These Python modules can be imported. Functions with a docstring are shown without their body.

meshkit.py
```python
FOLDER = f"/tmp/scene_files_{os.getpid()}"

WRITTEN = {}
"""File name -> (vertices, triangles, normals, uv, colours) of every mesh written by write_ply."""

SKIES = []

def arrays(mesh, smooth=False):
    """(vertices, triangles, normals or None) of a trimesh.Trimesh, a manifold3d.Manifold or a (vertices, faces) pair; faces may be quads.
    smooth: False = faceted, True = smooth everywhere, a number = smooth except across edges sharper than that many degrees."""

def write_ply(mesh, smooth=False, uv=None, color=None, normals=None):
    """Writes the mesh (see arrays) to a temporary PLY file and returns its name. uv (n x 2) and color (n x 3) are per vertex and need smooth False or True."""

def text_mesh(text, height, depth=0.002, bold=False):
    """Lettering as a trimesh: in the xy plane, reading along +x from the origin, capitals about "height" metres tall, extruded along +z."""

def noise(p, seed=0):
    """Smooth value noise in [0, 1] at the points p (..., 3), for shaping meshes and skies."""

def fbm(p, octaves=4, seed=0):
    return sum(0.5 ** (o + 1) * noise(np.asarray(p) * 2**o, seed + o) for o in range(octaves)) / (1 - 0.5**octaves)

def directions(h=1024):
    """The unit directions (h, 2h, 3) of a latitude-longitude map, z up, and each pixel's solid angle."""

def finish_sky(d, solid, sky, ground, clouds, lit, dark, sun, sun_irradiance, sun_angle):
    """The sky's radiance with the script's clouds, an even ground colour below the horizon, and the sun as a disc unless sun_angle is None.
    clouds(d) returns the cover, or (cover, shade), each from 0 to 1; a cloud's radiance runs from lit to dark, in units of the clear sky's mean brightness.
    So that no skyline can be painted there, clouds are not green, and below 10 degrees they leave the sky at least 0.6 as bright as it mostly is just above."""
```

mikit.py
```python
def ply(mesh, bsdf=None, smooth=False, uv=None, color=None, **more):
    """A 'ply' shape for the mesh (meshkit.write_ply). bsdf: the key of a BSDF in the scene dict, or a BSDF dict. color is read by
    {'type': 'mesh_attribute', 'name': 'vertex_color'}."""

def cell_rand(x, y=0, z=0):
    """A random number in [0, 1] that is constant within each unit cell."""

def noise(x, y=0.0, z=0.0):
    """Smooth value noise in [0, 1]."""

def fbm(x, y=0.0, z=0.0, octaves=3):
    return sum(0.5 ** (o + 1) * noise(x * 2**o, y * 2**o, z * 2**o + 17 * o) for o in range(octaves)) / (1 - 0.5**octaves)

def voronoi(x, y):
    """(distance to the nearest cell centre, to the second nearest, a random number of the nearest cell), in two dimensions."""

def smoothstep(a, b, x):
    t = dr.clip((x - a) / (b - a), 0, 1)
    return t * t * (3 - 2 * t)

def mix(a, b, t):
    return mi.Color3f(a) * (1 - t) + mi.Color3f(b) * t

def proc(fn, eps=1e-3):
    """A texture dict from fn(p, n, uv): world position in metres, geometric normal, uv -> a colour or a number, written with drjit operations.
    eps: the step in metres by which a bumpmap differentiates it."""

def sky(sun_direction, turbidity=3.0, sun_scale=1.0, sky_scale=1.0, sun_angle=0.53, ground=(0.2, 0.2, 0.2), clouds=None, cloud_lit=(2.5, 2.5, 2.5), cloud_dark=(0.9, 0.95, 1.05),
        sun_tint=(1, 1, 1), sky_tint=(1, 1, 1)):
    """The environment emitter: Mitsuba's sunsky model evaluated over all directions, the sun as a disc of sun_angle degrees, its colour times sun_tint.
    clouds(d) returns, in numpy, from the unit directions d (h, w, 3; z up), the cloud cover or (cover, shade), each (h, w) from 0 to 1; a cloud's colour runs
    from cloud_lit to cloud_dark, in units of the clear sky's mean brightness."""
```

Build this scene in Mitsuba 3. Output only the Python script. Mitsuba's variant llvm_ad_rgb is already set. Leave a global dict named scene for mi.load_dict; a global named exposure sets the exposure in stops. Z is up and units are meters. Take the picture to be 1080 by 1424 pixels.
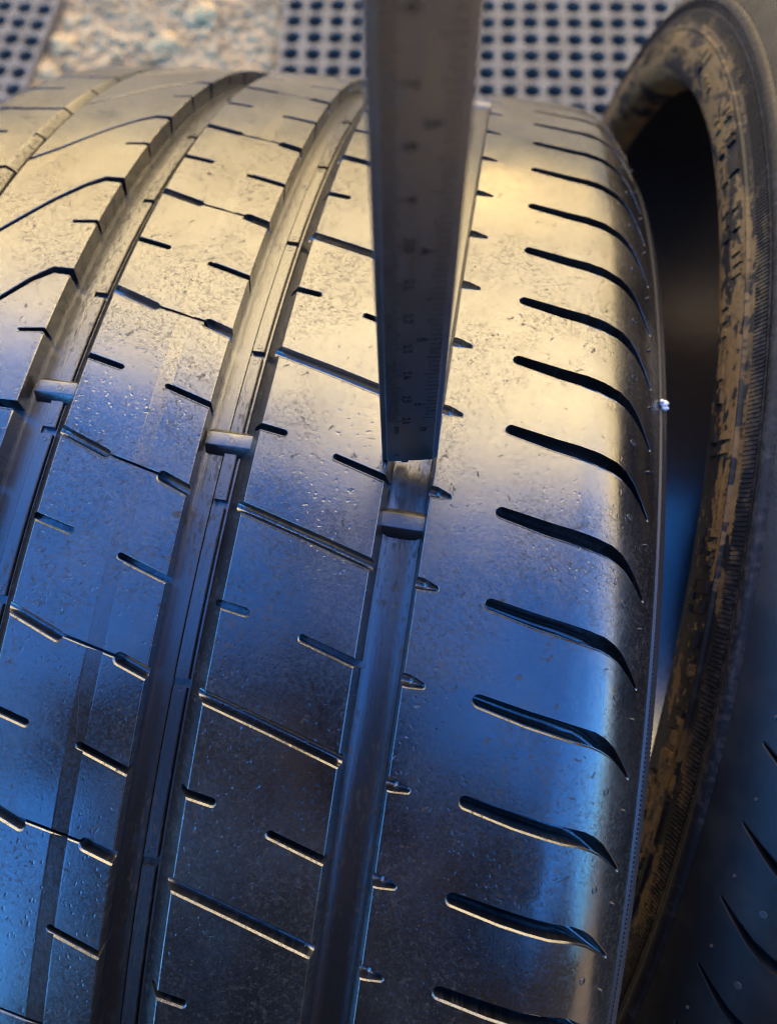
import math
import numpy as np
import drjit as dr
import trimesh
import manifold3d as m3
import mitsuba as mi
import mikit
import meshkit
from mikit import noise, fbm, voronoi, smoothstep, mix, cell_rand

T = mi.ScalarTransform4f
scene, labels = {}, {}
MM = 0.001
AXLE = 395.2                       # height of the first tyre's axle, mm

# ---------------------------------------------------------------- camera, sky, exposure
EYE = np.array([61.18, -54.71, 561.6 + AXLE])
FWD = np.array([-0.07171296, 0.28672326, -0.95532561])
RGT = np.array([0.98730994, 0.15646652, -0.02715339])
UP = np.cross(RGT, FWD)
scene['camera'] = {
    'type': 'thinlens', 'fov': 56.07, 'fov_axis': 'x', 'near_clip': 0.01, 'far_clip': 400.0,
    'aperture_radius': 0.0014, 'focus_distance': 0.193,
    'to_world': T().look_at(origin=(EYE * MM).tolist(), target=((EYE + FWD * 100) * MM).tolist(), up=UP.tolist())}
SUN = (0.06, 1.0, 0.15)


def evening_cloud(d):
    """thin sunset cloud lying low over the sun's side of the sky, breaking up higher"""
    el = np.degrees(np.arcsin(np.clip(d[..., 2], -1, 1)))
    h = np.maximum(np.hypot(d[..., 0], d[..., 1]), 1e-6)
    toward = (d[..., 0] * 0.10 + d[..., 1]) / h
    p = np.stack([d[..., 0] / (d[..., 2] + .25), d[..., 1] / (d[..., 2] + .25) * 2.2, d[..., 2] * 0], -1)
    n = meshkit.fbm(p * 2.3 + 11.0, 5, 4)
    edge = 78 + 22 * (n - .5) - 66 * (1 - toward)
    cover = np.clip((edge - el) / 28, 0, 1)
    cover = cover * cover * (3 - 2 * cover) * np.clip(1.02 + .5 * (n - .45), 0, 1)
    return cover, np.clip((el - 4) / 40 + (.5 - n) * .5, 0, 1)


scene['sky'] = mikit.sky(SUN, turbidity=2.0, sun_angle=10.0, sun_scale=0.003, sun_tint=(1, 1.1, 1.3), sky_tint=(0.26, 0.80, 1.75), clouds=evening_cloud,
                         cloud_lit=(1.75, 1.25, 0.58), cloud_dark=(4.1, 3.2, 1.85))
exposure = 5.82


# ---------------------------------------------------------------- helpers
def numbered(key):
    if key not in scene and key not in labels and not any(k.startswith(key + '__') for k in scene):
        return key
    i = 1
    while True:
        k = f'{key}_{i:03d}'
        if k not in scene and k not in labels and not any(s.startswith(k + '__') for s in scene):
            return k
        i += 1


def tag(key, label=None, category=None, group=None, kind=None):
    d = labels.setdefault(key, {})
    for n, v in (('label', label), ('category', category), ('group', group), ('kind', kind)):
        if v:
            d[n] = v
    return key


def put(key, mesh, bsdf, smooth=False, exact=False, **more):
    """mesh in millimetres (world) -> one entry of the scene"""
    key = key if exact else numbered(key)
    if hasattr(mesh, 'to_mesh'):
        q = mesh.to_mesh()
        mesh = trimesh.Trimesh(np.array(q.vert_properties[:, :3]), np.array(q.tri_verts), process=False)
    mesh = mesh.copy()
    mesh.vertices = np.asarray(mesh.vertices) * MM
    scene[key] = mikit.ply(mesh, bsdf, smooth=smooth, **more)
    return key


def mtri(m):
    q = m.to_mesh()
    return np.array(q.vert_properties[:, :3], float), np.array(q.tri_verts, int)


def cat(ms):
    return trimesh.util.concatenate(ms)


# ---------------------------------------------------------------- materials
def tyre_uv(p, yc, zc):
    """lateral x and arc length round the axle, in millimetres"""
    y, z = p.y * 1000 - yc, p.z * 1000 - zc
    return p.x * 1000, dr.atan2(-y, z) * 375.2


def rubber_colour(p, n, uv):
    a, b = tyre_uv(p, 0.0, AXLE)
    dust = fbm(a * 0.035, b * 0.035, 3.0, 4)
    grain = noise(a * 4.2, b * 4.2, 1.0) * noise(a * 2.1, b * 2.1, 9.0)
    c = mix((0.002, 0.002, 0.0022), (0.008, 0.007, 0.006), smoothstep(0.35, 0.7, dust))
    speck = smoothstep(0.48, 0.66, grain) * smoothstep(0.3, 0.6, fbm(a * 0.06, b * 0.06, 5.0, 3))
    polish = smoothstep(-25.2, -24.6, a) * smoothstep(-20.0, -20.6, a)
    d1, d2, r = voronoi(a * 0.22, b * 0.22)
    spot = smoothstep(0.10, 0.04, d1 + 0.06 * noise(a * 2.0, b * 2.0, 0.0)) * dr.select(r > 0.72, 1.0, 0.0)
    return mix(c, (0.045, 0.028, 0.018), spot * 0.8)


def rubber_rough(p, n, uv):
    a, b = tyre_uv(p, 0.0, AXLE)
    return 0.10 + 0.22 * fbm(a * 0.045, b * 0.045, 8.0, 4) + 0.10 * noise(a * 1.7, b * 1.7, 2.0)


def rubber_bump(p, n, uv):
    a, b = tyre_uv(p, 0.0, AXLE)
    c = p.z * 1000
    h = 0.010 * noise(a * 1.9, b * 1.9, c * 1.9) + 0.006 * noise(a * 4.0, b * 4.0, c * 4.0) + 0.07 * fbm(a * 0.10, b * 0.10, 4.0, 2)
    d1, d2, r = voronoi(a * 0.30 + 0.35 * noise(a * 1.2, b * 1.2, 1.), b * 0.30 + 0.35 * noise(a * 1.2, b * 1.2, 2.))
    worn = 0.25 + 0.75 * smoothstep(0.42, 0.62, fbm(a * 0.028, b * 0.028, 12.0, 3))
    pit = smoothstep(0.05 + 0.09 * cell_rand(r * 977.0, 3, 1), 0.02, d1) * dr.select(r > 0.60, 1.0, 0.0)
    d3, d4, r2 = voronoi(a * 0.5 + 7.0 + 0.3 * noise(a, b, 4.), b * 0.31 + 0.3 * noise(a, b, 5.))
    nick = smoothstep(0.15, 0.05, d3) * dr.select(r2 > 0.70, 1.0, 0.0)
    polish = smoothstep(-25.2, -24.6, a) * smoothstep(-20.0, -20.6, a)
    return (h - (0.11 * pit + 0.075 * nick) * worn) * (1 - 0.75 * polish)


def sheet(base, rough, bump=None, eps=2e-4, **more):
    b = {'type': 'principled', 'base_color': base if isinstance(base, dict) else {'type': 'rgb', 'value': base}, 'roughness': rough, **more}
    if bump is not None:
        b = {'type': 'bumpmap', 'bump': mikit.proc(bump, eps), 'scale': 0.001, 'nested': b}
    return {'type': 'twosided', 'bsdf': b}


def dust_cover(p, n, uv):
    """how much of the surface is hidden by dry grit: fine grains in patches, and dirt packed in pits"""
    a, b = tyre_uv(p, 0.0, AXLE)
    patch = smoothstep(0.34, 0.66, fbm(a * 0.055, b * 0.04, 21.0, 4))
    g1 = smoothstep(0.62, 0.80, noise(a * 2.6, b * 2.6, 31.0))
    g2 = smoothstep(0.58, 0.78, noise(a * 1.25, b * 1.25, 37.0))
    d1, d2, r = voronoi(a * 0.17 + 0.4 * noise(a * .7, b * .7, 51.), b * 0.17 + 0.4 * noise(a * .7, b * .7, 52.))
    blot = smoothstep(0.04 + 0.11 * r * r * r, 0.02, d1) * dr.select(r > 0.30, 1.0, 0.0)
    e1, e2, r3 = voronoi(a * 0.42 + 3.0, b * 0.42 + 9.0)
    dot = smoothstep(0.16, 0.07, e1) * dr.select(r3 > 0.66, 1.0, 0.0)
    film = 0.015 + 0.05 * patch
    return dr.clip(film + (0.10 + 0.30 * patch) * g1 * 0.8 + 0.28 * patch * g2 + 0.75 * blot + 0.45 * dot * (0.4 + 0.6 * patch), 0, 0.9)


def dust_colour(p, n, uv):
    a, b = tyre_uv(p, 0.0, AXLE)
    return mix((0.018, 0.017, 0.0155), (0.048, 0.044, 0.039), noise(a * 0.9, b * 0.9, 61.0))


def dusty(rubber, cover, colour, bump):
    return {'type': 'twosided', 'bsdf': {'type': 'bumpmap', 'bump': mikit.proc(bump, 2e-4), 'scale': 0.001, 'nested': {
        'type': 'blendbsdf', 'weight': mikit.proc(cover), 'first': rubber, 'second': {'type': 'diffuse', 'reflectance': mikit.proc(colour)}}}}


scene['tread_rubber'] = dusty({'type': 'principled', 'base_color': mikit.proc(rubber_colour), 'roughness': mikit.proc(rubber_rough), 'eta': 2.0}, dust_cover, dust_colour, rubber_bump)


def groove_bump(p, n, uv):
    a, b = tyre_uv(p, 0.0, AXLE)
    return 0.012 * noise(a * 2.4, b * 0.25, 1.0) + 0.012 * noise(a * 3.5, b * 3.5, p.z * 2500)




def groove_cover(p, n, uv):
    a, b = tyre_uv(p, 0.0, AXLE)
    f = fbm(a * 0.12, b * 0.02, 71.0, 4)
    return dr.clip(0.03 + 0.14 * smoothstep(0.42, 0.62, f) + 0.45 * smoothstep(0.62, 0.8, noise(a * 1.6, b * 0.5, 73.0)) * smoothstep(0.35, 0.6, f), 0, 0.85)


scene['groove_rubber'] = dusty({'type': 'principled', 'base_color': {'type': 'rgb', 'value': (0.004, 0.004, 0.0045)}, 'roughness': 0.30, 'eta': 1.9}, groove_cover, dust_colour, groove_bump)



C2 = np.array([133.6, 94.7, 13.5])          # middle of the second tyre's near rim circle, measured from the first axle
YAW2, TILT2 = math.radians(-1.177), math.radians(-3.518)
_a2 = np.array([math.cos(YAW2) * math.cos(TILT2), math.sin(YAW2) * math.cos(TILT2), math.sin(TILT2)])
_u2 = np.array([-math.sin(YAW2), math.cos(YAW2), 0])
_w2 = np.cross(_a2, _u2)
K2 = 354.0 / 348.7
TURN2 = math.radians(0.9)


def side_colour(p, n, uv):
    """dried mud caught on the inner half of the wall, a rubbed grey zone outside it"""
    qx, qy, qz = p.x * 1000 - C2[0], p.y * 1000 - C2[1], p.z * 1000 - C2[2] - AXLE
    ua, wa = qx * _u2[0] + qy * _u2[1], qx * _w2[0] + qy * _w2[1] + qz * _w2[2]
    r = dr.sqrt(ua * ua + wa * wa) / K2
    t = dr.atan2(-ua, wa) * 350.0
    big = fbm(t * 0.04, r * 0.16, 2.0, 2) * 0.45 + fbm(t * 0.13 + 5.0, r * 0.42, 7.0, 4) * 0.45 + fbm(t * 0.6, r * 0.8, 17.0, 3) * 0.2
    inner = smoothstep(341.0, 333.0, r + 9.0 * (fbm(t * 0.05, 1.0, 4.0, 3) - 0.5))
    mud = smoothstep(0.555, 0.615, big + 0.075 * smoothstep(60.0, -160.0, t)) * inner
    fine = fbm(t * 0.7, r * 0.9, 3.0, 3)
    streak = noise(t * 0.06, r * 1.6, 5.0)
    tan = mix((0.050, 0.026, 0.008), (0.145, 0.086, 0.031), 0.6 * fine + 0.4 * streak)
    dark = mix((0.004, 0.004, 0.005), (0.020, 0.017, 0.016), smoothstep(0.35, 0.75, fine) * smoothstep(0.4, 0.65, big))
    return mix(dark, tan, mud * smoothstep(0.25, 0.6, fine + 0.5 * streak))


scene['stained_rubber'] = sheet(mikit.proc(lambda p, n, uv: mix((0.003, 0.003, 0.0035), (0.010, 0.009, 0.008), smoothstep(0.4, 0.7, fbm(p.x * 70, p.y * 70, p.z * 70, 4)))), 0.5, lambda p, n, uv: 0.06 * fbm(p.x * 900, p.y * 900, p.z * 900, 3), specular=0.35)
scene['sidewall_rubber'] = sheet(mikit.proc(side_colour), 0.55, lambda p, n, uv: 0.16 * fbm(p.y * 600, p.z * 600, p.x * 600, 3), specular=0.22)
scene['bar_rubber'] = sheet((0.006, 0.006, 0.0065), 0.34, lambda p, n, uv: 0.02 * noise(p.x * 1500, p.y * 1500, p.z * 1500), eta=2.0)
scene['clean_rubber'] = sheet((0.018, 0.018, 0.02), 0.38, specular=0.5)
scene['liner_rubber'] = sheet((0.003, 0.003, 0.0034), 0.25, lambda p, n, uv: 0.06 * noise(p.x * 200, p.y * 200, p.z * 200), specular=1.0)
scene['mat_rubber'] = sheet(mikit.proc(lambda p, n, uv: mix((0.035, 0.030, 0.023), (0.135, 0.112, 0.083), fbm(p.x * 60, p.y * 60, p.z * 60, 4))), 0.6,
                            lambda p, n, uv: 0.6 * fbm(p.x * 250, p.y * 250, p.z * 250, 3), specular=0.4)
scene['wet_rubber'] = sheet((0.006, 0.006, 0.007), 0.3, specular=0.5)
scene['earth'] = sheet(mikit.proc(lambda p, n, uv: mix((0.20, 0.135, 0.066), (0.54, 0.375, 0.175), fbm(p.x * 40, p.y * 40, 1.0, 5))), 0.9,
                       lambda p, n, uv: 3.0 * fbm(p.x * 120, p.y * 120, 2.0, 4), 1e-3, specular=0.2)
scene['grit_stone'] = sheet(mikit.proc(lambda p, n, uv: mix((0.17, 0.112, 0.053), (0.54, 0.375, 0.175), fbm(p.x * 45, p.y * 45, p.z * 45, 3))), 0.95, specular=0.02)
scene['pale_stone'] = sheet(mikit.proc(lambda p, n, uv: mix((0.34, 0.225, 0.095), (0.52, 0.36, 0.16), fbm(p.x * 90, p.y * 90, p.z * 90, 3))), 0.95, specular=0.02)
scene['satin_steel'] = {'type': 'twosided', 'bsdf': {'type': 'bumpmap', 'scale': 0.001, 'bump': mikit.proc(lambda p, n, uv: 0.004 * noise(p.x * 9000, p.y * 9000, p.z * 300), 1e-4),
                        'nested': {'type': 'principled', 'base_color': {'type': 'rgb', 'value': (0.205, 0.208, 0.22)}, 'metallic': 1.0,
                                   'roughness': mikit.proc(lambda p, n, uv: 0.30 + 0.15 * fbm(p.x * 500, p.y * 500, p.z * 200, 3)), 'specular': 0.5}}}
scene['etched_ink'] = sheet((0.003, 0.003, 0.003), 0.8, specular=0.05)
scene['white_grit'] = sheet((0.75, 0.73, 0.68), 0.6)

# ---------------------------------------------------------------- ground, mats, stones
rng = np.random.default_rng(7)


def ground_mesh():
    g = np.concatenate([-np.geomspace(60000, 1600, 14), np.linspace(-1500, 1500, 151), np.geomspace(1600, 60000, 14)])
    X, Y = np.meshgrid(g, g + 400)
    near = np.exp(-(X ** 2 + Y ** 2) / 3000. ** 2)
    Z = (meshkit.fbm(np.stack([X / 90, Y / 90, X * 0], -1), 3, 3) - 0.5) * 9 * near - 1.0
    n = len(g)
    i = np.arange(n * n).reshape(n, n)
    f = np.stack([i[:-1, :-1].ravel(), i[:-1, 1:].ravel(), i[1:, 1:].ravel(), i[1:, :-1].ravel()], 1)
    f = np.vstack([f[:, [0, 1, 2]], f[:, [0, 2, 3]]])
    return trimesh.Trimesh(np.stack([X.ravel(), Y.ravel(), Z.ravel()], 1), f, process=False)


put('ground', ground_mesh(), 'earth', smooth=True)
tag('ground', kind='structure')


def rock(size, flat=0.6, sub=2, seed=0):
    r = trimesh.creation.icosphere(subdivisions=sub)
    v = r.vertices
    d = 0.35 + 1.3 * meshkit.fbm(v * 1.25 + seed * 3.7, 3, seed)
    v = v * d[:, None] * np.array([1, 0.8, flat]) * size
    return v, np.array(r.faces)


def scatter(n, lo, hi, boxes, sub, bury=0.25):
    V, F, at = [], [], 0
    for k in range(n):
        bx = boxes[rng.integers(len(boxes))]
        x, y = rng.uniform(bx[0], bx[1]), rng.uniform(bx[2], bx[3])
        s = lo * (hi / lo) ** rng.random() ** 1.6
        v, f = rock(s, rng.uniform(.45, .8), sub, int(rng.integers(60)))
        a = rng.uniform(0, 6.28)
        R = np.array([[math.cos(a), -math.sin(a), 0], [math.sin(a), math.cos(a), 0], [0, 0, 1]])
        V.append(v @ R.T + [x, y, s * bury])
        F.append(f + at)
        at += len(v)
    return trimesh.Trimesh(np.vstack(V), np.vstack(F), process=False)


GAP = [(-735, -325, 760, 1250)]
put('gravel', scatter(2600, 2.5, 11, GAP, 1), 'grit_stone')
tag('gravel', 'beige gravel and crumbled stone between the two rubber mats', 'gravel', kind='stuff')
for (x, y, s, lab) in ((-700, 985, 19, 'pale rounded stone at the edge of the left mat'), (-712, 925, 17, 'pale stone half hidden behind the worn tread, by the left mat'),
                       (-520, 1010, 20, 'pale stone in the middle of the gravel strip'), (-585, 915, 15, 'flat pale stone in the gravel just behind the worn tread'),
                       (-470, 1085, 22, 'cream stone slab in the gravel near the perforated mat'), (-530, 905, 13, 'small pale stone close behind the tread, right of a flat one'),
                       (-700, 1040, 14, 'cream stone against the mat edge, farthest back')):
    v, f = rock(s * 1.15, 0.42, 3, int(abs(x)) % 50)
    k = put('stone', trimesh.Trimesh(v + [x, y, s * .25], f, process=False), 'pale_stone', smooth=True)
    tag(k, lab, 'stone')


def ring_mat(key, ox, oy, yaw, pitch, i0, i1, j0, j1, label):
    """perforated rubber mat: round holes on a square grid, small drain dimples between them"""
    holes = []
    r = pitch * 0.375
    x0, x1, y0, y1 = (i0 - .58) * pitch, (i1 + .58) * pitch, (j0 - .58) * pitch, (j1 + .58) * pitch
    outer = m3.CrossSection([[[x0, y0], [x1, y0], [x1, y1], [x0, y1]]])
    hr = np.random.default_rng(11)
    small = []
    for i in range(i0, i1 + 1):
        for j in range(j0, j1 + 1):
            c = np.array([i, j]) * pitch + hr.normal(0, .5, 2)
            a = np.arange(14) / 14 * 2 * np.pi
            k = 1 + .03 * hr.normal(size=14)
            holes.append(np.stack([c[0] + r * 1.06 * k * np.cos(a), c[1] + r * k * np.sin(a)], 1))
            if i < i1 and j < j1:
                a6 = np.arange(6) / 6 * 2 * np.pi
                cc = c + pitch / 2
                small.append(np.stack([cc[0] + pitch * .06 * np.cos(a6), cc[1] + pitch * .06 * np.sin(a6)], 1))
    hs, sm = m3.CrossSection(holes), m3.CrossSection(small)
    m = (outer - hs - sm).extrude(15.5).translate((0, 0, 2.5))
    m += (outer - hs.offset(1.6, m3.JoinType.Round) - sm).extrude(1.5).translate((0, 0, 18.0)) if False else (outer - hs.offset(.8, m3.JoinType.Round) - sm.offset(.5, m3.JoinType.Round)).extrude(2.0).translate((0, 0, 17.98))
    m += (outer - hs).extrude(8.0).translate((0, 0, 2.7))
    V, F = mtri(m)
    c, s = math.cos(yaw), math.sin(yaw)
    B = np.array([[x0 + 3, y0 + 3, 2.6], [x1 - 3, y0 + 3, 2.6], [x1 - 3, y1 - 3, 2.6], [x0 + 3, y1 - 3, 2.6]])
    B = np.stack([ox + B[:, 0] * c - B[:, 1] * s, oy + B[:, 0] * s + B[:, 1] * c, B[:, 2]], 1)
    put(key + '__underside', trimesh.Trimesh(B, [[0, 1, 2], [0, 2, 3]], process=False), 'wet_rubber')
    V = np.stack([ox + V[:, 0] * c - V[:, 1] * s, oy + V[:, 0] * s + V[:, 1] * c, V[:, 2]], 1)
    put(key + '__grid', trimesh.Trimesh(V, F, process=False), 'mat_rubber')
    tag(key, label, 'mat')


ring_mat('rubber_mat', 51.87, 1145.8, math.radians(6.5487), 36.35, -10, 24, -42, 6, 'grey perforated rubber mat with rows of round holes, lying under the tyres')
ring_mat('rubber_mat_001', -745.0, 1040.0, 0.0, 35.6, -26, 0, -22, 8, 'grey perforated rubber mat beyond the gravel, its edge at the far left')

# ---------------------------------------------------------------- tyre: profile and mapping
RT = 375.2
CROWN = 3.165e-4 / 1.1036


def crown(x):
    return RT - CROWN * (x + .78) ** 2


from scipy.interpolate import PchipInterpolator
_px = [-162, -159, -155, -150, -145, -140] + list(np.linspace(-134, 98, 40)) + [103.5, 108.5, 113.5, 118.5, 122.5, 126.0]
_pr = [346, 351.5, 357.5, 362.5, 366, 368.4] + list(crown(np.linspace(-134, 98, 40))) + [371.1, 368.8, 365.2, 360, 354.6, 348.7]
_xs = np.linspace(-162, 126, 3000)
_rs = PchipInterpolator(_px, _pr)(_xs)
_ss = np.concatenate([[0], np.cumsum(np.hypot(np.diff(_xs), np.diff(_rs)))])
_ss -= np.interp(0, _xs, _ss)
_tx, _tr = np.gradient(_xs, _ss), np.gradient(_rs, _ss)
SMIN, SMAX = _ss[0], _ss[-1]


def S_of(x):
    return np.interp(x, _xs, _ss)


def V_of(deg):
    return -RT * np.radians(deg)


def bend(P, place):
    """flat tread space (s, v, z) -> world mm"""
    s, v, z = P.T
    x, r = np.interp(s, _ss, _xs), np.interp(s, _ss, _rs)
    nx, nr = -np.interp(s, _ss, _tr), np.interp(s, _ss, _tx)
    x, r, ph = x + nx * z, r + nr * z, -v / RT
    return place(np.stack([x, -r * np.sin(ph), r * np.cos(ph)], 1))


FLOOR = AXLE - RT + 0.6             # top of the mat, just


def place_one(P):
    x, y, z = P.T.copy()
    # where the second tyre leans on this one low down the shoulder is pressed in
    lim = 121.0 + 0.061 * (z - 12)
    x = np.where((z < 60), np.minimum(x, np.maximum(lim, 60)), x)
    return np.stack([x, y, np.maximum(z + AXLE, FLOOR)], 1)



def place_two(P):
    """the same tyre turned round: its right-hand rim faces the first tyre"""
    x, y, z = P.T
    c, n = math.cos(TURN2), math.sin(TURN2)
    y, z = -y * c - z * n, z * c - y * n
    off = (126.0 - x) * K2
    Q = C2 + off[:, None] * _a2 + (y * K2)[:, None] * _u2 + (z * K2)[:, None] * _w2
    Q[:, 2] = np.maximum(Q[:, 2] + AXLE, FLOOR)
    return Q


# ---------------------------------------------------------------- tread pattern (flat space, mm)
PITCH = 7.4820
LO, HI = -112.0, 112.0


def fill(known, k0, step=PITCH):
    """continue a measured series of angles at the regular pitch on both sides"""
    a = list(known)
    while a[0] - step > LO:
        a.insert(0, a[0] - step)
    while a[-1] + step < HI:
        a.append(a[-1] + step)
    return a


slots = fill([-23.37, -19.4, -15.6, -12.01, -8.44, -4.79, -0.96, 2.9, 6.66, 10.46, 14.06, 17.58, 21.3], 0, PITCH / 2)
notches = fill([-31.9, -27.9, -23.87, -19.9, -16.22, -12.47, -8.9, -5.25, -1.39, 2.52, 6.34, 10.27, 13.84, 17.31, 21.0], 0, PITCH / 2)
long2 = fill([-29.0, -21.9, -14.5, -7.1, 0.48, 8.14, 15.27], 0)
short2r = fill([-9.7, -2.3, 5.35, 12.8], 0)
short2l = fill([-25.3, -17.9, -10.6, -3.07, 4.68, 11.98, 19.69], 0)
long3l = fill([-32.0, -24.2, -16.8, -9.52, -1.82, 5.95, 13.3], 0)
long3r = fill([-29.6, -22.0, -14.8, -7.62, 0.16, 7.68, 14.74], 0)
hooks = fill([-32.4, -24.9, -17.45, -10.3, -2.75, 4.8], 0)


def prism(p, q, r0, r1, depth, taper=0.8, z_top=1.0):
    d0, d1 = depth if isinstance(depth, tuple) else (depth, depth)
    a = m3.Manifold.cylinder(d0 + z_top, r0 * taper, r0, 14).translate((p[0], p[1], -d0))
    b = m3.Manifold.cylinder(d1 + z_top, r1 * taper, r1, 14).translate((q[0], q[1], -d1))
    return m3.Manifold.batch_hull([a, b])


def lip(p, q, r0, r1, e=0.38):
    a = m3.Manifold.cylinder(2 * e, max(r0 - e * .15, .1), r0 + 1.9 * e, 14).translate((p[0], p[1] - .7 * e, -e))
    b = m3.Manifold.cylinder(2 * e, max(r1 - e * .15, .1), r1 + 1.9 * e, 14).translate((q[0], q[1] - .7 * e, -e))
    return m3.Manifold.batch_hull([a, b])


def trough(p, q, r0, r1, depth):
    """round-bottomed channel"""
    out = []
    ds = depth if isinstance(depth, tuple) else (depth, depth)
    for (c, r), dd in zip(((p, r0), (q, r1)), ds):
        out.append(m3.Manifold.sphere(r * .92, 16).translate((c[0], c[1], -max(dd, r + .2) + r)))
        out.append(m3.Manifold.cylinder(1.4, r, r * 1.05, 16).translate((c[0], c[1], -0.4)))
    return m3.Manifold.batch_hull(out)


def path(pts, radii, depth, kind=prism, e=0.42):
    P = [(S_of(x), V_of(d)) for x, d in pts]
    depth = depth if isinstance(depth, (list, tuple)) else [depth] * (len(P) - 1)
    out = []
    for i in range(len(P) - 1):
        out.append(kind(P[i], P[i + 1], radii[i], radii[i + 1], depth[i]))
        out.append(lip(P[i], P[i + 1], radii[i], radii[i + 1], e))
    return out


wob = np.random.default_rng(5)


def near(a, deg):
    a = np.array(a)
    return float(a[np.abs(a - deg).argmin()])


def jit(s=.12):
    return float(wob.normal(0, s))


cut = {'outer': [], 'two': [], 'three': [], 'four': [], 'inner': []}
for d in slots:
    cut['outer'] += path([(77.3, d), (90, d + .40), (102.5, d + .70), (107.5, d + .82), (110.6, d + 1.0), (113.4, d + 1.26), (117.0, d + 1.78), (120.2, d + 2.32)],
                         [1.45, 1.8, 1.9, 1.8, 1.6, 1.25, .75, .32], [(8.0, 9.0), (9.0, 9.0), (9.0, 8.6), (8.6, 8.0), (8.0, 6.8), (6.8, 4.4), (4.4, 1.8)], trough, .42)
for d in notches:
    cut['outer'] += path([(56.0, d - .05), (59.0, d), (62.6, d + .1)], [1.6, 1.55, .7], [3.2, 2.4], trough, .3)
for d in long2:
    cut['two'] += path([(3.0, d - .22), (8.0, d), (26, d + .74), (46.0, d + 1.62)], [1.55, 1.5, 1.5, 1.55], 3.4, trough)
for d in short2r:
    cut['two'] += path([(30.4, d), (46, d + .68)], [.85, .95], 6.4, lambda p, q, a, b, h: prism(p, q, a, b, h, .9))
for d in short2l:
    cut['two'] += path([(6.2, d - .2), (14.7, d)], [.95, .9], 6.4, lambda p, q, a, b, h: prism(p, q, a, b, h, .9))
for a in long3l:
    b = near(long3r, a + 1.95)
    if abs(b - a - 1.95) > 1.2:
        continue
    g = lambda t: a + (b - a) * t
    cut['three'] += path([(-51, a - .15), (-47.3, a), (-33.4, a + .78)], [1.4, 1.35, 1.3], 3.6, trough)
    cut['three'] += path([(-33.4, g(.40)), (-16, g(.72))], [.38, .38], 4.0, prism, .25)
    cut['three'] += path([(-15.6, g(.74)), (-6.6, b), (-3.2, b + .2)], [1.5, 1.5, 1.35], 3.9, trough)
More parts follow.
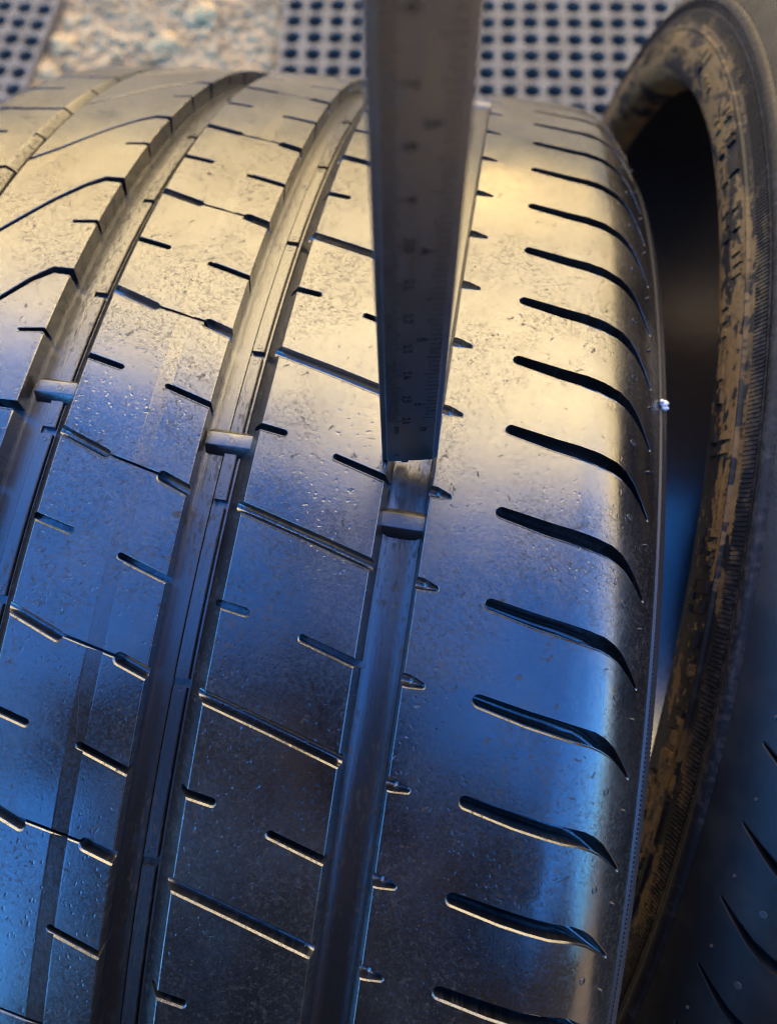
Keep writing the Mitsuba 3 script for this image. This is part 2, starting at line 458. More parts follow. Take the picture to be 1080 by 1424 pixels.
for d in long3l[:-1]:
    m = d + 3.9
    cut['three'] += path([(-50, m - .1), (-37, m + .38)], [.9, .85], 6.4, lambda p, q, a, b, h: prism(p, q, a, b, h, .9))
for d in long3r[:-1]:
    m = d + 3.06
    cut['three'] += path([(-21.7, m), (-6.5, m + .72), (-4.6, m + 1.0)], [.85, .85, .6], [6.2, 6.4], lambda p, q, a, b, h: prism(p, q, a, b, h, .9))
strip = [(-22.6, d) for d in np.arange(LO, HI, 8.0)]
for i in range(len(strip) - 1):
    p, q = [np.array([S_of(x), V_of(dd)]) for x, dd in (strip[i], strip[i + 1])]
    cut['three'].append(m3.Manifold.cube((4.6, p[1] - q[1] + .01, 2), True).rotate((0, 4.0, 0)).translate((p[0], (p[1] + q[1]) / 2, 1 - .20)))
for d in hooks:
    pts = [(-60.6, d + .5), (-64.0, d + .02), (-70, d), (-75.6, d + .72), (-83, d + 2.1), (-95, d + 4.75), (-104.5, d + 6.3)]
    cut['four'] += path(pts, [1.1, 1.4, 1.2, .85, .7, .6, .6], [6.4, 6.4, 6.2, 5.6, 5.2, 5.2])
    m = d + 3.75
    cut['four'] += path([(-71.9, m - 3.6 + 3.55), (-64.6, m - .18), (-60.2, m + .45)], [.55, .65, .5], [4.2, 5.2])
    e = d + 6.9
    cut['inner'] += path([(-104.0, e - .15), (-112, e + .1), (-124, e + .25), (-143, e + .2), (-154, e + .6)], [.8, .75, .75, .8, .5], [4.4, 4.2, 4.0, 3.0])
    cut['inner'] += path([(-104.5, e - 4.0), (-109.5, e - 3.75)], [.8, .6], 3.6)
    cut['inner'] += path([(-122.4, e - 3.9), (-132, e - 3.75), (-150, e - 3.6)], [.8, .85, .6], [4.4, 3.4])

LENGTH = 2 * math.pi * RT


def extrude_v(poly, n=330, v0=-LENGTH / 2, v1=LENGTH / 2):
    """cross-section given in (s, z), swept along v"""
    m = m3.CrossSection([np.array(poly, float)], m3.FillRule.NonZero).extrude(v1 - v0, n)
    # (s, z, t) -> (s, v, z)
    return m.transform(np.array([[1, 0, 0, 0], [0, 0, -1, v1], [0, 1, 0, 0]], float))


def band(s0, s1, left, right, step=6.0):
    """rib outline: top at z = 0 between s0 and s1, side faces given downwards"""
    k = np.unique(np.concatenate([np.linspace(s0, s1, max(2, int((s1 - s0) / step))), np.arange(S_of(94), s1, 1.3), np.arange(S_of(-134), s0, -1.3)]))
    top = [(float(q), 0.0) for q in k if s0 - 1e-6 <= q <= s1 + 1e-6]
    poly = [(s1 + a, z) for a, z in right][::-1] + top[::-1] + [(s0 + a, z) for a, z in left]
    poly = poly[::-1]
    area = sum(p[0] * q[1] - q[0] * p[1] for p, q in zip(poly, poly[1:] + poly[:1]))
    return poly if area > 0 else poly[::-1]


steep_l = [(-.16, -.04), (-.34, -.16), (-.42, -.36), (-.1, -6.6), (-.1, -8.0)]
steep_l = [(-.14, -.03), (-.3, -.12), (-.38, -.30), (-.1, -6.6), (-.1, -8)]
steep_r = [(.14, -.03), (.3, -.12), (.36, -.30), (-.5, -6.6), (-.5, -8)]
ramp_r = [(.2, -.05), (.5, -.25), (2.4, -2.3), (3.0, -3.6), (3.2, -5.5), (3.2, -8)]
u_r = [(.14, -.03), (.3, -.12), (.38, -.30), (1.6, -5.2), (2.2, -6.3), (2.6, -8)]
u_l = [(-.14, -.03), (-.3, -.12), (-.38, -.30), (-1.0, -5.4), (-1.5, -6.3), (-1.9, -8)]
slope_l = [(-.14, -.03), (-.32, -.12), (-.5, -.34), (-2.2, -2.7), (-4.0, -5.0), (-5.9, -6.55), (-6.1, -8)]
RIBS = {
    'outer': (band(S_of(57.9), SMAX, u_l + [(-1.9, -12)], [(0.0, -3), (-1, -12)]), 'shoulder_rib'),
    'two': (band(S_of(8.3), S_of(44.3), slope_l, u_r), 'tread_rib'),
    'three': (band(S_of(-47.3), S_of(-8.3), slope_l, steep_r), 'tread_rib'),
    'four': (band(S_of(-102.6), S_of(-64.2), steep_l, steep_r), 'tread_rib'),
    'inner': (band(SMIN, S_of(-109.6), [(0, -3), (1, -8)], ramp_r), 'shoulder_rib'),
}
FLAT = {}
for key, (poly, name) in RIBS.items():
    body = extrude_v(poly) - m3.Manifold.batch_boolean(cut[key], m3.OpType.Add)
    FLAT[key] = (name, mtri(body))


def floor_band(pts):
    top = [(S_of(x), z) for x, z in pts]
    poly = top + [(top[-1][0], -9.5), (top[0][0], -9.5)]
    return poly[::-1]


FLOORS = {
    'A': [(43, -6.0), (46.4, -6.0), (47.4, -6.55), (49.5, -6.8), (53, -6.8), (55.4, -6.5), (56.4, -5.9), (59, -5.9)],
    'B': [(-9, -6.1), (-7.6, -6.2), (-6.8, -6.5), (-3.2, -6.5), (-2.75, -6.6), (-2.6, -7.4), (1.75, -7.4), (1.9, -6.6), (3, -6.6)],
    'C': [(-65, -6.0), (-63.6, -6.2), (-62.6, -6.5), (-58.6, -6.5), (-58.15, -6.6), (-58.0, -7.4), (-53.55, -7.4), (-53.4, -6.6), (-52, -6.6)],
    'D': [(-108.5, -5.0), (-106.8, -5.4), (-104, -5.4), (-102, -5.0)],
}
for k, pts in FLOORS.items():
    FLAT['floor' + k] = ('groove_floor', mtri(extrude_v(floor_band(pts))))


# ejector strips in grooves B and C: raised strip, cut into lengths, with ring marks at both ends
def ejector(x0, x1, cuts):
    s0, s1 = S_of(x0) + .16, S_of(x1) - .16
    poly = [(s0, -8), (s1, -8), (s1, -5.95), (s1 - .25, -5.72), (s0 + .25, -5.72), (s0, -5.95)]
    m = extrude_v(poly)
    cs, rings = [], []
    for d in cuts:
        v = V_of(d - .25)
        cs.append(m3.Manifold.cube((9, 2.3, 4), True).translate(((s0 + s1) / 2, v, -5.7)))
        for o in (2.9, -2.9):
            c = m3.Manifold.cylinder(.18, .95, .9, 20) - m3.Manifold.cylinder(1, .62, .62, 20).translate((0, 0, -.3))
            rings.append(c.translate(((s0 + s1) / 2, v + o, -5.73)))
    return m - m3.Manifold.batch_boolean(cs, m3.OpType.Add) + m3.Manifold.batch_boolean(rings, m3.OpType.Add)


FLAT['stripB'] = ('ejector_strip', mtri(ejector(-2.5, 1.65, long2)))
FLAT['stripC'] = ('ejector_strip', mtri(ejector(-57.9, -53.65, long3l)))


# wear bars: low ramps across the main grooves
def wear_bar(x0, x1, d, top=-3.7, half=2.0, run=2.3):
    s0, s1, v = S_of(x0), S_of(x1), V_of(d)
    h = half + run
    prof = [(-h, -8), (h, -8), (h, -6.7), (half + .25, top - .25), (half - .2, top), (-half + .2, top), (-half - .25, top - .25), (-h, -6.7)]
    m = m3.CrossSection([np.array(prof, float)]).extrude(s1 - s0, 4)
    # (v, z, t) -> (s, v, z)
    m = m.transform(np.array([[0, 0, 1, s0], [1, 0, 0, v], [0, 1, 0, 0]], float))
    ring = (m3.Manifold.cylinder(.2, .95, .9, 20) - m3.Manifold.cylinder(1, .66, .66, 20).translate((0, 0, -.3))).translate((s0 + (s1 - s0) * .55, v - .2, top - .02))
    return m + ring


BARS = [(44.6, 57.6, -.08), (-7.8, 5.6, -2.62), (-62.6, -49.0, -4.1), (44.6, 57.6, -46), (-8.4, 6.4, -48), (44.6, 57.6, 46), (-8.4, 6.4, 48), (-64.2, -49.3, 50)]
for i, (x0, x1, d) in enumerate(BARS):
    FLAT[f'bar{i}'] = ('wear_bar', mtri(wear_bar(x0, x1, d)))


def refine(V, F, edge):
    return trimesh.remesh.subdivide_to_size(V, F, edge, max_iter=8)


def flat_to_world(VF, place, mirror, edge=9.0):
    V, F = VF
    m = m3.Manifold(m3.Mesh(np.ascontiguousarray(V, np.float32), np.ascontiguousarray(F, np.uint32)))
    m = m.refine_to_length(edge)
    V, F = mtri(m)
    return V, F


def put_flat(key, VF, place, bsdf):
    """bent tread part; the running surface gets the exact normal of the curved profile"""
    V, F = flat_to_world(VF, place, False)
    n = np.cross(V[F[:, 1]] - V[F[:, 0]], V[F[:, 2]] - V[F[:, 0]])
    n /= np.maximum(np.linalg.norm(n, axis=1, keepdims=True), 1e-12)
    top = (n[:, 2] > .99) & (np.abs(V[F, 2]).max(1) < .01)
    parts = []
    for mask in (top, ~top):
        if not mask.any():
            continue
        ids, inv = np.unique(F[mask], return_inverse=True)
        v, f = V[ids], inv.reshape(-1, 3)
        w = bend(v, place)
        if mask is top:
            d = bend(v + [0, 0, .05], place) - w
            ln = np.linalg.norm(d, axis=1, keepdims=True)
            parts.append((w, f, np.where(ln > .01, d / np.maximum(ln, 1e-9), [0, 0, -1.0])))
        else:
            parts.append(meshkit.arrays(trimesh.Trimesh(w, f, process=False), 38))
    at, vs, fs, ns = 0, [], [], []
    for w, f, m in parts:
        vs.append(w)
        fs.append(f + at)
        ns.append(m)
        at += len(w)
    key = numbered(key)
    path = meshkit.write_ply((np.vstack(vs) * MM, np.vstack(fs)), normals=np.vstack(ns))
    scene[key] = {'type': 'ply', 'filename': path, 'face_normals': False, 'bsdf': {'type': 'ref', 'id': bsdf}}
    return key


def lathe(pts, place, mirror, n=300, closed=False, amp=None):
    """profile of (x, r), turned round the axle"""
    P = np.array(pts, float)
    a = np.arange(n) / n * 2 * np.pi
    k = len(P)
    V = np.stack([np.repeat(P[None, :, 0], n, 0), -P[None, :, 1] * np.sin(a)[:, None], P[None, :, 1] * np.cos(a)[:, None]], -1)
    V = place(V.reshape(-1, 3))
    i = np.arange(n)[:, None] * k + np.arange(k - 1)[None]
    j = (np.arange(n)[:, None] + 1) % n * k + np.arange(k - 1)[None]
    f = np.stack([i.ravel(), (i + 1).ravel(), (j + 1).ravel(), j.ravel()], 1)
    f = np.vstack([f[:, [0, 1, 2]], f[:, [0, 2, 3]]])
    return trimesh.Trimesh(V, f[:, ::-1] if mirror else f, process=False)


def rounded(pts, k=6):
    """Catmull-Rom through the points"""
    P = np.array(pts, float)
    Q = np.vstack([2 * P[0] - P[1], P, 2 * P[-1] - P[-2]])
    out = []
    for i in range(1, len(Q) - 2):
        for t in np.arange(k) / k:
            a, b, c, d = Q[i - 1], Q[i], Q[i + 1], Q[i + 2]
            out.append(.5 * (2 * b + (c - a) * t + (2 * a - 5 * b + 4 * c - d) * t ** 2 + (3 * b - a - 3 * c + d) * t ** 3))
    out.append(P[-1])
    return out


RIGHT_WALL = [(123.0, 349.6), (126.0, 348.5), (127.4, 348.0), (128.5, 346.4), (128.6, 345.0), (127.2, 343.6), (127.4, 341), (129.5, 336), (132.2, 329), (133.2, 322), (132, 316), (128.5, 311.5), (122.5, 309.5)]
RIGHT_BEAD = [(122.5, 309.5), (117, 308.5), (112, 309.2), (110, 311.5), (112, 315)]
RIGHT_WALL1 = [(123.0, 349.6), (126.0, 348.5), (127.4, 348.0), (128.7, 346.4), (129.2, 345.2), (128.4, 343.4), (126, 340), (124.5, 333), (122, 324), (118.5, 316), (115, 311.5), (110, 309.5)]
RIGHT_BEAD1 = [(110, 309.5), (106, 308.5), (102, 309.2), (100, 311.5), (102, 315)]
LEFT_WALL = [(-162.2, 345.7), (-163.2, 344), (-162.6, 342), (-163.5, 336), (-166, 328), (-165, 318), (-160, 311), (-153, 309.5)]
LEFT_BEAD = [(-153, 309.5), (-148, 308.5), (-143, 309.4), (-141, 312), (-143, 316)]
LINER = [(112, 315), (117, 322), (119, 331), (115, 341), (104, 349), (88, 354), (40, 358), (-20, 359), (-80, 358), (-122, 353.5), (-142, 347), (-152, 337), (-153, 326), (-143, 316)]


def serration(place, mirror, x=127.9, r=347.4, n=1700):
    """fine radial teeth on the rim line"""
    V, F, at = [], [], 0
    a = np.arange(n) / n * 2 * np.pi
    w = 0.62 * math.pi * r / n
    c = np.array([[-.75, -w, 1.15], [1.35, -w, -1.6], [1.35, w, -1.6], [-.75, w, 1.15], [-1.2, -w, -2.0], [-1.2, w, -2.0]])
    tri = np.array([[0, 1, 2], [0, 2, 3], [0, 4, 1], [3, 2, 5], [1, 4, 5], [1, 5, 2], [0, 3, 5], [0, 5, 4]])
    for t in a:
        rr, vv = r + c[:, 2], c[:, 1] / r + t
        V.append(np.stack([x + c[:, 0], -rr * np.sin(vv), rr * np.cos(vv)], 1))
        F.append(tri + at)
        at += 6
    return trimesh.Trimesh(place(np.vstack(V)), np.vstack(F)[:, ::-1] if mirror else np.vstack(F), process=False)


def tyre(root, place, mirror, label, wall, bead, bsdf_top, bsdf_wall):
    tag(root, label, 'tyre', 'used car tyres standing on the mat')
    for key, (name, vf) in FLAT.items():
        mat = bsdf_top if name in ('tread_rib', 'shoulder_rib') else ('bar_rubber' if name == 'wear_bar' else 'groove_rubber')
        put_flat(root + '__' + name, vf, place, mat)
    put(root + '__sidewall', lathe(rounded(wall)[::-1], place, not mirror), bsdf_wall, smooth=True)
    put(root + '__sidewall', lathe(rounded(LEFT_WALL), place, not mirror), bsdf_wall, smooth=True)
    put(root + '__bead', lathe(rounded(bead)[::-1], place, not mirror), bsdf_wall, smooth=True)
    put(root + '__bead', lathe(rounded(LEFT_BEAD), place, not mirror), bsdf_wall, smooth=True)
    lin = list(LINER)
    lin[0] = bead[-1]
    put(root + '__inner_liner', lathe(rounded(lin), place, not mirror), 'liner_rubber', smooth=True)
    if root == 'car_tyre':
        tag(put(root + '__rim_serration', serration(place, mirror), 'clean_rubber'), kind='stuff')
    # ejector marks on the outer shoulder: a flat ring and a vent stub beside each slot
    ms = []
    for d in slots:
        if abs(d) > 60:
            continue
        for x, dd, kind in ((112.9, 2.83, 'ring'), (119.3, 3.67, 'stub')):
            s, v = S_of(x), V_of(d + dd)
            if kind == 'ring':
                c = m3.Manifold.cylinder(.32, 1.1, 1.0, 18) - m3.Manifold.cylinder(1, .72, .78, 18).translate((0, 0, .05))
            else:
                c = m3.Manifold.cylinder(.9, .55, .4, 10)
            V, F = mtri(c.translate((s, v, -.06)))
            ms.append(trimesh.Trimesh(bend(V, place), F[:, ::-1] if mirror else F, process=False))
    k = put(root + '__vent_stubs', cat(ms), 'clean_rubber', smooth=40)
    tag(k, kind='stuff')


tyre('car_tyre', place_one, False, 'worn wide tyre seen tread first, the steel caliper standing in its groove', RIGHT_WALL1, RIGHT_BEAD1, 'tread_rubber', 'clean_rubber')
tyre('car_tyre_001', place_two, False, 'mud stained tyre at the right, its open side turned to the worn tread', RIGHT_WALL, RIGHT_BEAD, 'stained_rubber', 'sidewall_rubber')

# relief moulded on the second tyre's near wall
_wr = np.array(rounded(RIGHT_WALL))
_wo = np.argsort(_wr[:, 1])


def wall_x(r):
    return np.interp(r, _wr[_wo, 1], _wr[_wo, 0])


def wall_patch(r0, r1, t0, t1, h, slant=0.0, nr=3, nt=4):
    """raised plate on the wall between two radii and two arc positions (mm)"""
    rr, tt = np.meshgrid(np.linspace(r0, r1, nr), np.linspace(t0, t1, nt), indexing='ij')
    tt = tt + slant * (rr - r0)
    top = np.stack([wall_x(rr) + h, rr, tt], -1).reshape(-1, 3)
    low = np.stack([wall_x(rr) - 1.2, rr, tt], -1).reshape(-1, 3)
    i = np.arange(nr * nt).reshape(nr, nt)
    q = np.stack([i[:-1, :-1].ravel(), i[:-1, 1:].ravel(), i[1:, 1:].ravel(), i[1:, :-1].ravel()], 1)
    edge = list(i[0, :]) + list(i[1:, -1]) + list(i[-1, -2::-1]) + list(i[-2:0:-1, 0])
    e = np.array(edge)
    f = np.roll(e, -1)
    N = nr * nt
    side = np.stack([e, e + N, f + N, f], 1)
    F = np.vstack([q[:, [0, 1, 2]], q[:, [0, 2, 3]], side[:, [0, 1, 2]], side[:, [0, 2, 3]]])
    P = np.vstack([top, low])
    a = -P[:, 2] / 350.0
    return np.stack([P[:, 0], -P[:, 1] * np.sin(a), P[:, 1] * np.cos(a)], 1), F


rr_ = np.random.default_rng(21)
t = -330.0
while t < 330:
    w_ = rr_.uniform(9, 22)
    for r0, r1 in ((322.5, 326.0), (327.0, 331.6)):
        if rr_.random() < .8:
            n_ = int(rr_.integers(1, 4))
            for k_ in range(n_):
                V, F = wall_patch(r0 + rr_.uniform(0, .8), r1 - rr_.uniform(0, .8), t + w_ * k_ / n_, t + w_ * (k_ + .62) / n_, rr_.uniform(.7, 1.2))
                put('car_tyre_001__relief_block', trimesh.Trimesh(place_two(V), F, process=False), 'sidewall_rubber')
    t += w_ + rr_.uniform(3, 9)
for r_ in (333.4, 343.6):
    put('car_tyre_001__sidewall_ring', lathe([(wall_x(r_ + .8) - .6, r_ + .8), (wall_x(r_) + .8, r_ + .35), (wall_x(r_) + .8, r_ - .35), (wall_x(r_ - .8) - .6, r_ - .8)][::-1], place_two, True), 'sidewall_rubber', smooth=True)
V, F, at = [], [], 0
for t in np.arange(-430, 430, 1.5):
    v, f = wall_patch(336.4, 340.8, t, t + .85, .4, 0, 3, 2)
    V.append(v)
    F.append(f + at)
    at += len(v)
tag(put('car_tyre_001__ribbed_band', trimesh.Trimesh(place_two(np.vstack(V)), np.vstack(F), process=False), 'sidewall_rubber'), kind='stuff')

# a crumb of white grit caught on the rim
_p = place_one(np.array([[127.4, -348.6 * math.sin(math.radians(-9.9)), 348.6 * math.cos(math.radians(-9.9))]]))[0]
gm = []
for dx, dy, dz, r_ in ((0, 0, .5, 1.0), (.3, -1.3, .2, .8), (-1.0, .5, 1.2, .6)):
    v, f = rock(r_, .9, 2, int(r_ * 30))
    gm.append(trimesh.Trimesh(v * 1.25 + _p + [dx, dy, dz], f, process=False))
tag(put('grit_crumb', cat(gm), 'white_grit', smooth=True), 'tiny white crumb of grit stuck on the outer rim of the worn tyre', 'grit')

# ---------------------------------------------------------------- caliper
E0 = np.array([44.8826, 22.4039, 320.9592 + AXLE])
BX = np.array([-0.00284486, 0.10102244, 0.99488008])
BW = np.array([0.97945827, 0.20087772, -0.01759683])
BN = np.array([0.20162692, -0.97439346, 0.09951873])
# the fit was made in the caliper's own millimetres, seen from the same eye
EYE_FIT = np.array([55.43455675, -49.57360168, 508.88281546 + AXLE])
E0 = EYE + (E0 - EYE_FIT) * 0.992
BX, BW, BN = BX * 0.992, BW * 0.992 * 15.23 / 16, BN * 0.992
LAB0 = 21.77


def beam_space(V):
    return E0 + V[:, [0]] * BW + V[:, [1]] * BX + V[:, [2]] * BN


def beam_put(key, V, F, bsdf, smooth=False, kind=None):
    k = put(key, trimesh.Trimesh(beam_space(np.asarray(V, float)), F, process=False), bsdf, smooth=smooth)
    if kind:
        tag(k, kind=kind)
    return k


def beam_extrude(poly, b0, b1):
    m = m3.CrossSection([np.array(poly, float)]).extrude(b1 - b0, 12)
    return m.transform(np.array([[1, 0, 0, 0], [0, 0, 1, b0], [0, 1, 0, 0]], float))


tag('vernier_caliper', 'steel vernier caliper standing upright with its end on the worn tread groove', 'caliper')
BEAM = 236.0
sec = [(-8, -3.2), (-7.7, -3.4), (7.7, -3.4), (8, -3.2), (8, -.85), (7.75, -.6), (6.65, -.42), (6.4, 0), (-6.4, 0), (-6.65, -.42), (-7.75, -.6), (-8, -.85)]
body = beam_extrude(sec, 0, BEAM)
body -= m3.Manifold.cube((4.6, 2 * BEAM, 2), True).translate((-.6, 0, -3.6))       # slot for the depth rod on the back
V, F = mtri(body)
beam_put('vernier_caliper__beam', V, F[:, ::-1], 'satin_steel', 30)
rod = beam_extrude([(-2.4, -3.3), (-.4, -3.3), (-.4, -2.0), (-2.4, -2.0)], -5.0, 120)
V, F = mtri(rod)
beam_put('vernier_caliper__depth_rod', V, F[:, ::-1], 'satin_steel', 30)


def marks(items, t=.035):
    V, F, at = [], [], 0
    c = np.array([[0, 0, 0], [1, 0, 0], [1, 1, 0], [0, 1, 0], [0, 0, 1], [1, 0, 1], [1, 1, 1], [0, 1, 1]], float)
    f = np.array([[4, 5, 6], [4, 6, 7], [0, 5, 4], [0, 1, 5], [1, 6, 5], [1, 2, 6], [2, 7, 6], [2, 3, 7], [3, 4, 7], [3, 0, 4]])
    for x0, x1, b, w in items:
        V.append(c * [x1 - x0, w, t + .01] + [x0, b - w / 2, -.01])
        F.append(f + at)
        at += 8
    return np.vstack(V), np.vstack(F)


mm_items = []
for k in range(0, 161):
    ln = 3.9 if k % 10 == 0 else (3.3 if k % 5 == 0 else 2.6)
    mm_items.append((-6.2, -6.2 + ln, LAB0 + 160 - k, .19))
in_items = []
for k in range(0, int(160 / 1.5875) + 1):
    ln = 4.3 if k % 16 == 0 else (3.8 if k % 8 == 0 else (3.3 if k % 4 == 0 else 2.5))
    in_items.append((6.2 - ln, 6.2, LAB0 + 160 - k * 1.5875, .2))
V, F = marks(mm_items)
k = beam_put('vernier_caliper__millimetre_scale', V, F, 'etched_ink', kind='stuff')
V, F = marks(in_items)
k = beam_put('vernier_caliper__inch_scale', V, F, 'etched_ink', kind='stuff')


def digits(text, h, x, b):
    """lettering reading down the beam, tops to the right"""
    m = meshkit.text_mesh(text, h, .03, True)
    v = np.array(m.vertices)
    v[:, 0] -= (v[:, 0].max() + v[:, 0].min()) / 2
    v[:, 1] -= h / 2
    # text x -> down the beam, text y -> to the right
    return np.stack([x + v[:, 1], b - v[:, 0], v[:, 2] - .004], 1), np.array(m.faces)


for n in range(0, 17):
    V, F = digits(str(n), 1.9, -1.2, LAB0 + (16 - n) * 10)
    beam_put('vernier_caliper__centimetre_digit', V, F, 'etched_ink')
for n in range(0, 7):
    V, F = digits(str(n), 2.0, 1.8, LAB0 + 160 - n * 25.4)
    beam_put('vernier_caliper__inch_digit', V, F, 'etched_ink')
V, F = digits('mm', 1.5, -3.7, LAB0 - 4.6)
beam_put('vernier_caliper__unit_mark', V, F, 'etched_ink')
V, F = digits('in', 1.9, 3.4, LAB0 - 4.6)
beam_put('vernier_caliper__unit_mark', V, F, 'etched_ink')
V, F = digits('c', 1.6, -3.6, 3.4)
beam_put('vernier_caliper__unit_mark', V, F, 'etched_ink')

# ---------------------------------------------------------------- the photographer, just outside the picture
scene['dark_cloth'] = sheet((0.012, 0.013, 0.018), 0.85, lambda p, n, uv: 0.5 * fbm(p.x * 300, p.y * 300, p.z * 300, 3), 1e-3, specular=0.2)
scene['skin'] = sheet((0.38, 0.22, 0.15), 0.5, specular=0.4)
scene['phone_glass'] = sheet((0.01, 0.01, 0.012), 0.15, specular=0.5)


def frame_pt(r, u, f):
    return EYE + RGT * r + UP * u + FWD * f


def phone():
    pts = []
    for r in (-52, 6):
        for u in (-138, 6):
            for f in (-11.5, -6.5):
                pts.append(m3.Manifold.sphere(3.0 if f > -8 else 3.0, 14).translate(tuple(frame_pt(r, u, f))))
    return m3.Manifold.batch_hull(pts)


tag('smartphone', 'black smartphone held up behind the lens to take the picture', 'smartphone')
put('smartphone__body', phone(), 'phone_glass', smooth=40)
ring = [m3.Manifold.sphere(1.2, 10).translate(tuple(frame_pt(7.5 * math.cos(t), 7.5 * math.sin(t), -4.2))) for t in np.arange(20) / 20 * 2 * math.pi]
ringm = m3.Manifold.batch_boolean([m3.Manifold.batch_hull([ring[i], ring[(i + 1) % 20]]) for i in range(20)], m3.OpType.Add)
put('smartphone__lens_ring', ringm, 'satin_steel', smooth=40)


def limb(joints):
    out = []
    for (p, r), (q, t) in zip(joints[:-1], joints[1:]):
        out.append(m3.Manifold.batch_hull([m3.Manifold.sphere(r, 20).translate(tuple(map(float, p))), m3.Manifold.sphere(t, 20).translate(tuple(map(float, q)))]))
    return out


def ell(c, r):
    return m3.Manifold.sphere(1, 28).scale(tuple(map(float, r))).translate(tuple(map(float, c)))


def soft(parts, edge=16, it=8):
    m = m3.Manifold.batch_boolean(parts, m3.OpType.Add).refine_to_length(edge)
    V, F = mtri(m)
    t = trimesh.Trimesh(V, F, process=True)
    trimesh.smoothing.filter_taubin(t, iterations=it)
    return t


PX = -30.0
hip, chest, neck, head = (PX, -510, 930), (PX, -390, 1290), (PX, -305, 1440), (PX, -240, 1590)
wr_r, wr_l = frame_pt(-20, -170, -40), np.array([10.0, -60, 1205.0])
cloth = []
cloth += [m3.Manifold.batch_hull([ell(hip, (175, 120, 110)), ell((PX, -455, 1100), (190, 120, 110))]),
          m3.Manifold.batch_hull([ell((PX, -455, 1100), (190, 120, 110)), ell(chest, (215, 135, 130)), ell((PX, -335, 1400), (165, 95, 60))])]
for s_, kn, ft in ((1, (PX + 115, -520, 500), (PX + 125, -560, 90)), (-1, (PX - 120, -470, 500), (PX - 130, -520, 90))):
    cloth += limb([((PX + s_ * 95, -515, 890), 95), (kn, 68), (ft, 52)])
cloth += limb([((PX + 200, -345, 1385), 74), ((PX + 235, -300, 1110), 60), (wr_r + np.array([25, -35, -5]), 36)])
cloth += limb([((PX - 200, -345, 1385), 74), ((PX - 225, -260, 1150), 60), (wr_l + np.array([-45, -55, -15]), 36)])
tag('person', 'photographer in dark jacket and trousers leaning over the tyre with phone and caliper', 'person')
skin = [ell(head, (76, 95, 112)), ell((PX, -210, 1555), (52, 62, 60))] + limb([(neck, 58), ((PX, -275, 1500), 52)])
skin += [ell((PX, -148, 1575), (13, 20, 22)), ell((PX + 76, -245, 1585), (9, 20, 32)), ell((PX - 76, -245, 1585), (9, 20, 32))]
skin += [m3.Manifold.batch_hull([ell(hip, (130, 85, 90)), ell((PX, -450, 1100), (140, 85, 100))]), m3.Manifold.batch_hull([ell((PX, -450, 1100), (140, 85, 100)), ell(chest, (160, 95, 110)), ell((PX, -325, 1400), (130, 65, 50))])]
skin += limb([((PX, -325, 1400), 55), (neck, 58)])
for s_, kn, ft in ((1, (PX + 115, -520, 500), (PX + 125, -560, 90)), (-1, (PX - 120, -470, 500), (PX - 130, -520, 90))):
    skin += limb([((PX + s_ * 95, -515, 890), 70), (kn, 50), (ft, 38)])
skin += limb([((PX + 150, -345, 1385), 50), ((PX + 200, -345, 1385), 48), ((PX + 235, -300, 1110), 38), (wr_r + np.array([25, -35, -5]), 27)])
skin += limb([((PX - 150, -345, 1385), 50), ((PX - 200, -345, 1385), 48), ((PX - 225, -260, 1150), 38), (wr_l + np.array([-45, -55, -15]), 27)])
# right hand behind the phone, fingers round its left edge, thumb on the right
palm = frame_pt(-22, -112, -32)
skin += limb([(wr_r + np.array([25, -35, -5]), 27), (wr_r, 26), (palm, 30)])
for i, (u, ln) in enumerate(((-78, 1.0), (-98, 1.08), (-118, 1.0), (-136, .85))):
    skin += limb([(frame_pt(-26, u - 8, -28), 11), (frame_pt(-52 - 3 * ln, u, -22), 9.5), (frame_pt(-63 * ln ** .2, u + 2, -9), 8.6), (frame_pt(-52, u + 4, 3.5), 7.8)])
skin += limb([(frame_pt(2, -128, -30), 13), (frame_pt(16, -104, -20), 11), (frame_pt(14, -84, -10), 9.5)])
# left hand pinching the head of the caliper
cp = E0 + BX * 268 - BW * 20
skin += limb([(wr_l + np.array([-45, -55, -15]), 27), (wr_l, 25), (cp - BW * 28 - BN * 10 + BX * 12, 26)])
for i, (o, ln) in enumerate(((20, .95), (0, 1.05), (-20, 1.0), (-38, .85))):
    skin += limb([(cp - BW * 14 + BX * o - BN * 24, 11), (cp + BW * 14 * ln + BX * (o - 2) - BN * 30, 9.5), (cp + BW * 34 * ln + BX * (o - 4) - BN * 16, 8.6), (cp + BW * 38 * ln + BX * (o - 5) - BN * 2, 7.8)])
skin += limb([(cp - BW * 20 + BX * 26 + BN * 8, 13), (cp + BX * 22 + BN * 18, 11), (cp + BW * 20 + BX * 16 + BN * 12, 9.5)])
put('person__body', soft(skin, 7, 6), 'skin', smooth=True)
put('person__clothes', soft(cloth, 22, 10), 'dark_cloth', smooth=True)
hair = ell((PX, -255, 1612), (84, 100, 108)) - ell((PX, -155, 1560), (90, 95, 105))
put('person__hair', soft([hair], 10, 6), 'dark_cloth', smooth=True)
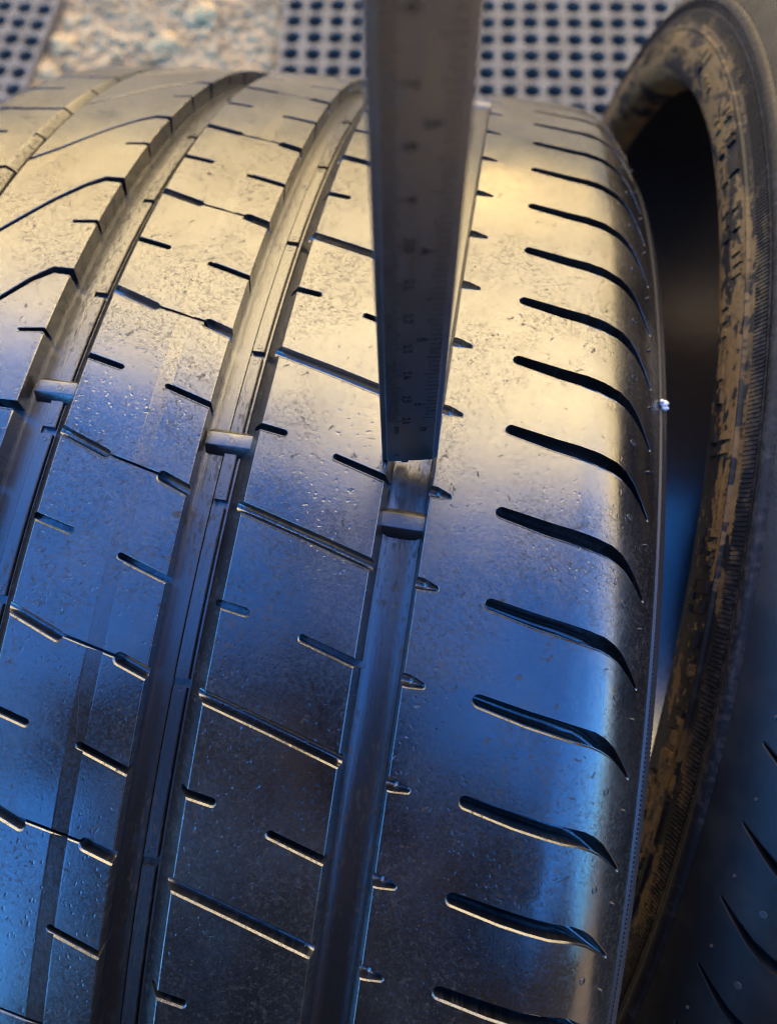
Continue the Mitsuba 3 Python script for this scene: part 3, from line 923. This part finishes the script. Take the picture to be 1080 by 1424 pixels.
for s_ in (-1, 1):
    put('person__shoe', soft([m3.Manifold.batch_hull([ell((PX + s_ * 127, -540 + (20 if s_ < 0 else -20), 62), (48, 60, 42)), ell((PX + s_ * 132, -400 + (20 if s_ < 0 else -20), 50), (46, 60, 30))])], 14, 5), 'dark_cloth', smooth=True)

# ---------------------------------------------------------------- timber shed behind the photographer, out of the picture
scene['dark_timber'] = sheet(mikit.proc(lambda p, n, uv: mix((0.018, 0.013, 0.010), (0.045, 0.033, 0.025), fbm(p.x * 9, p.y * 9, p.z * 0.8, 4))), 0.8, specular=0.2)
scene['roof_felt'] = sheet((0.02, 0.02, 0.021), 0.9, specular=0.2)


def block(x0, x1, y0, y1, z0, z1):
    b = trimesh.creation.box((x1 - x0, y1 - y0, z1 - z0))
    b.apply_translation(((x0 + x1) / 2, (y0 + y1) / 2, (z0 + z1) / 2))
    return b


tag('shed', 'dark timber shed standing behind the photographer, outside the picture', 'shed')
put('shed__wall', block(-1000, 5400, -5700, -2830, -40, 3300), 'dark_timber')
for i in range(46):
    put('shed__plank', block(-1000 + i * 139 + 3, -1000 + i * 139 + 135, -2828, -2804 - 4 * (i % 2), 20, 3290), 'dark_timber')
put('shed__roof', cat([block(-1250, 5650, -5950, -2560, 3302, 3390)]), 'roof_felt')

# upper half of the caliper, above the picture: fixed jaws, slider and screw
tagk = 'vernier_caliper'
sl = beam_extrude([(-15, -5.5), (15, -5.5), (15, 2.6), (-15, 2.6)], 176, 232)
sl -= m3.Manifold.cube((16.1, 300, 3.45), True).translate((0, 200, -1.7))
V, F = mtri(sl)
beam_put('vernier_caliper__slider', V, F[:, ::-1], 'satin_steel', 30)
jaw = m3.CrossSection([np.array([(-8, 233), (8, 233), (9, 262), (30, 258), (30, 250), (62, 238), (62, 236), (14, 236)], float)]).extrude(3.2).translate((0, 0, -3.3))
jaw2 = m3.CrossSection([np.array([(-9, 234), (8, 234), (8, 252), (-9, 252), (-26, 244), (-27, 240), (-9, 238)], float)]).extrude(3.1).translate((0, 0, -3.25))
V, F = mtri(jaw + jaw2)
beam_put('vernier_caliper__jaw', V, F, 'satin_steel', 30)
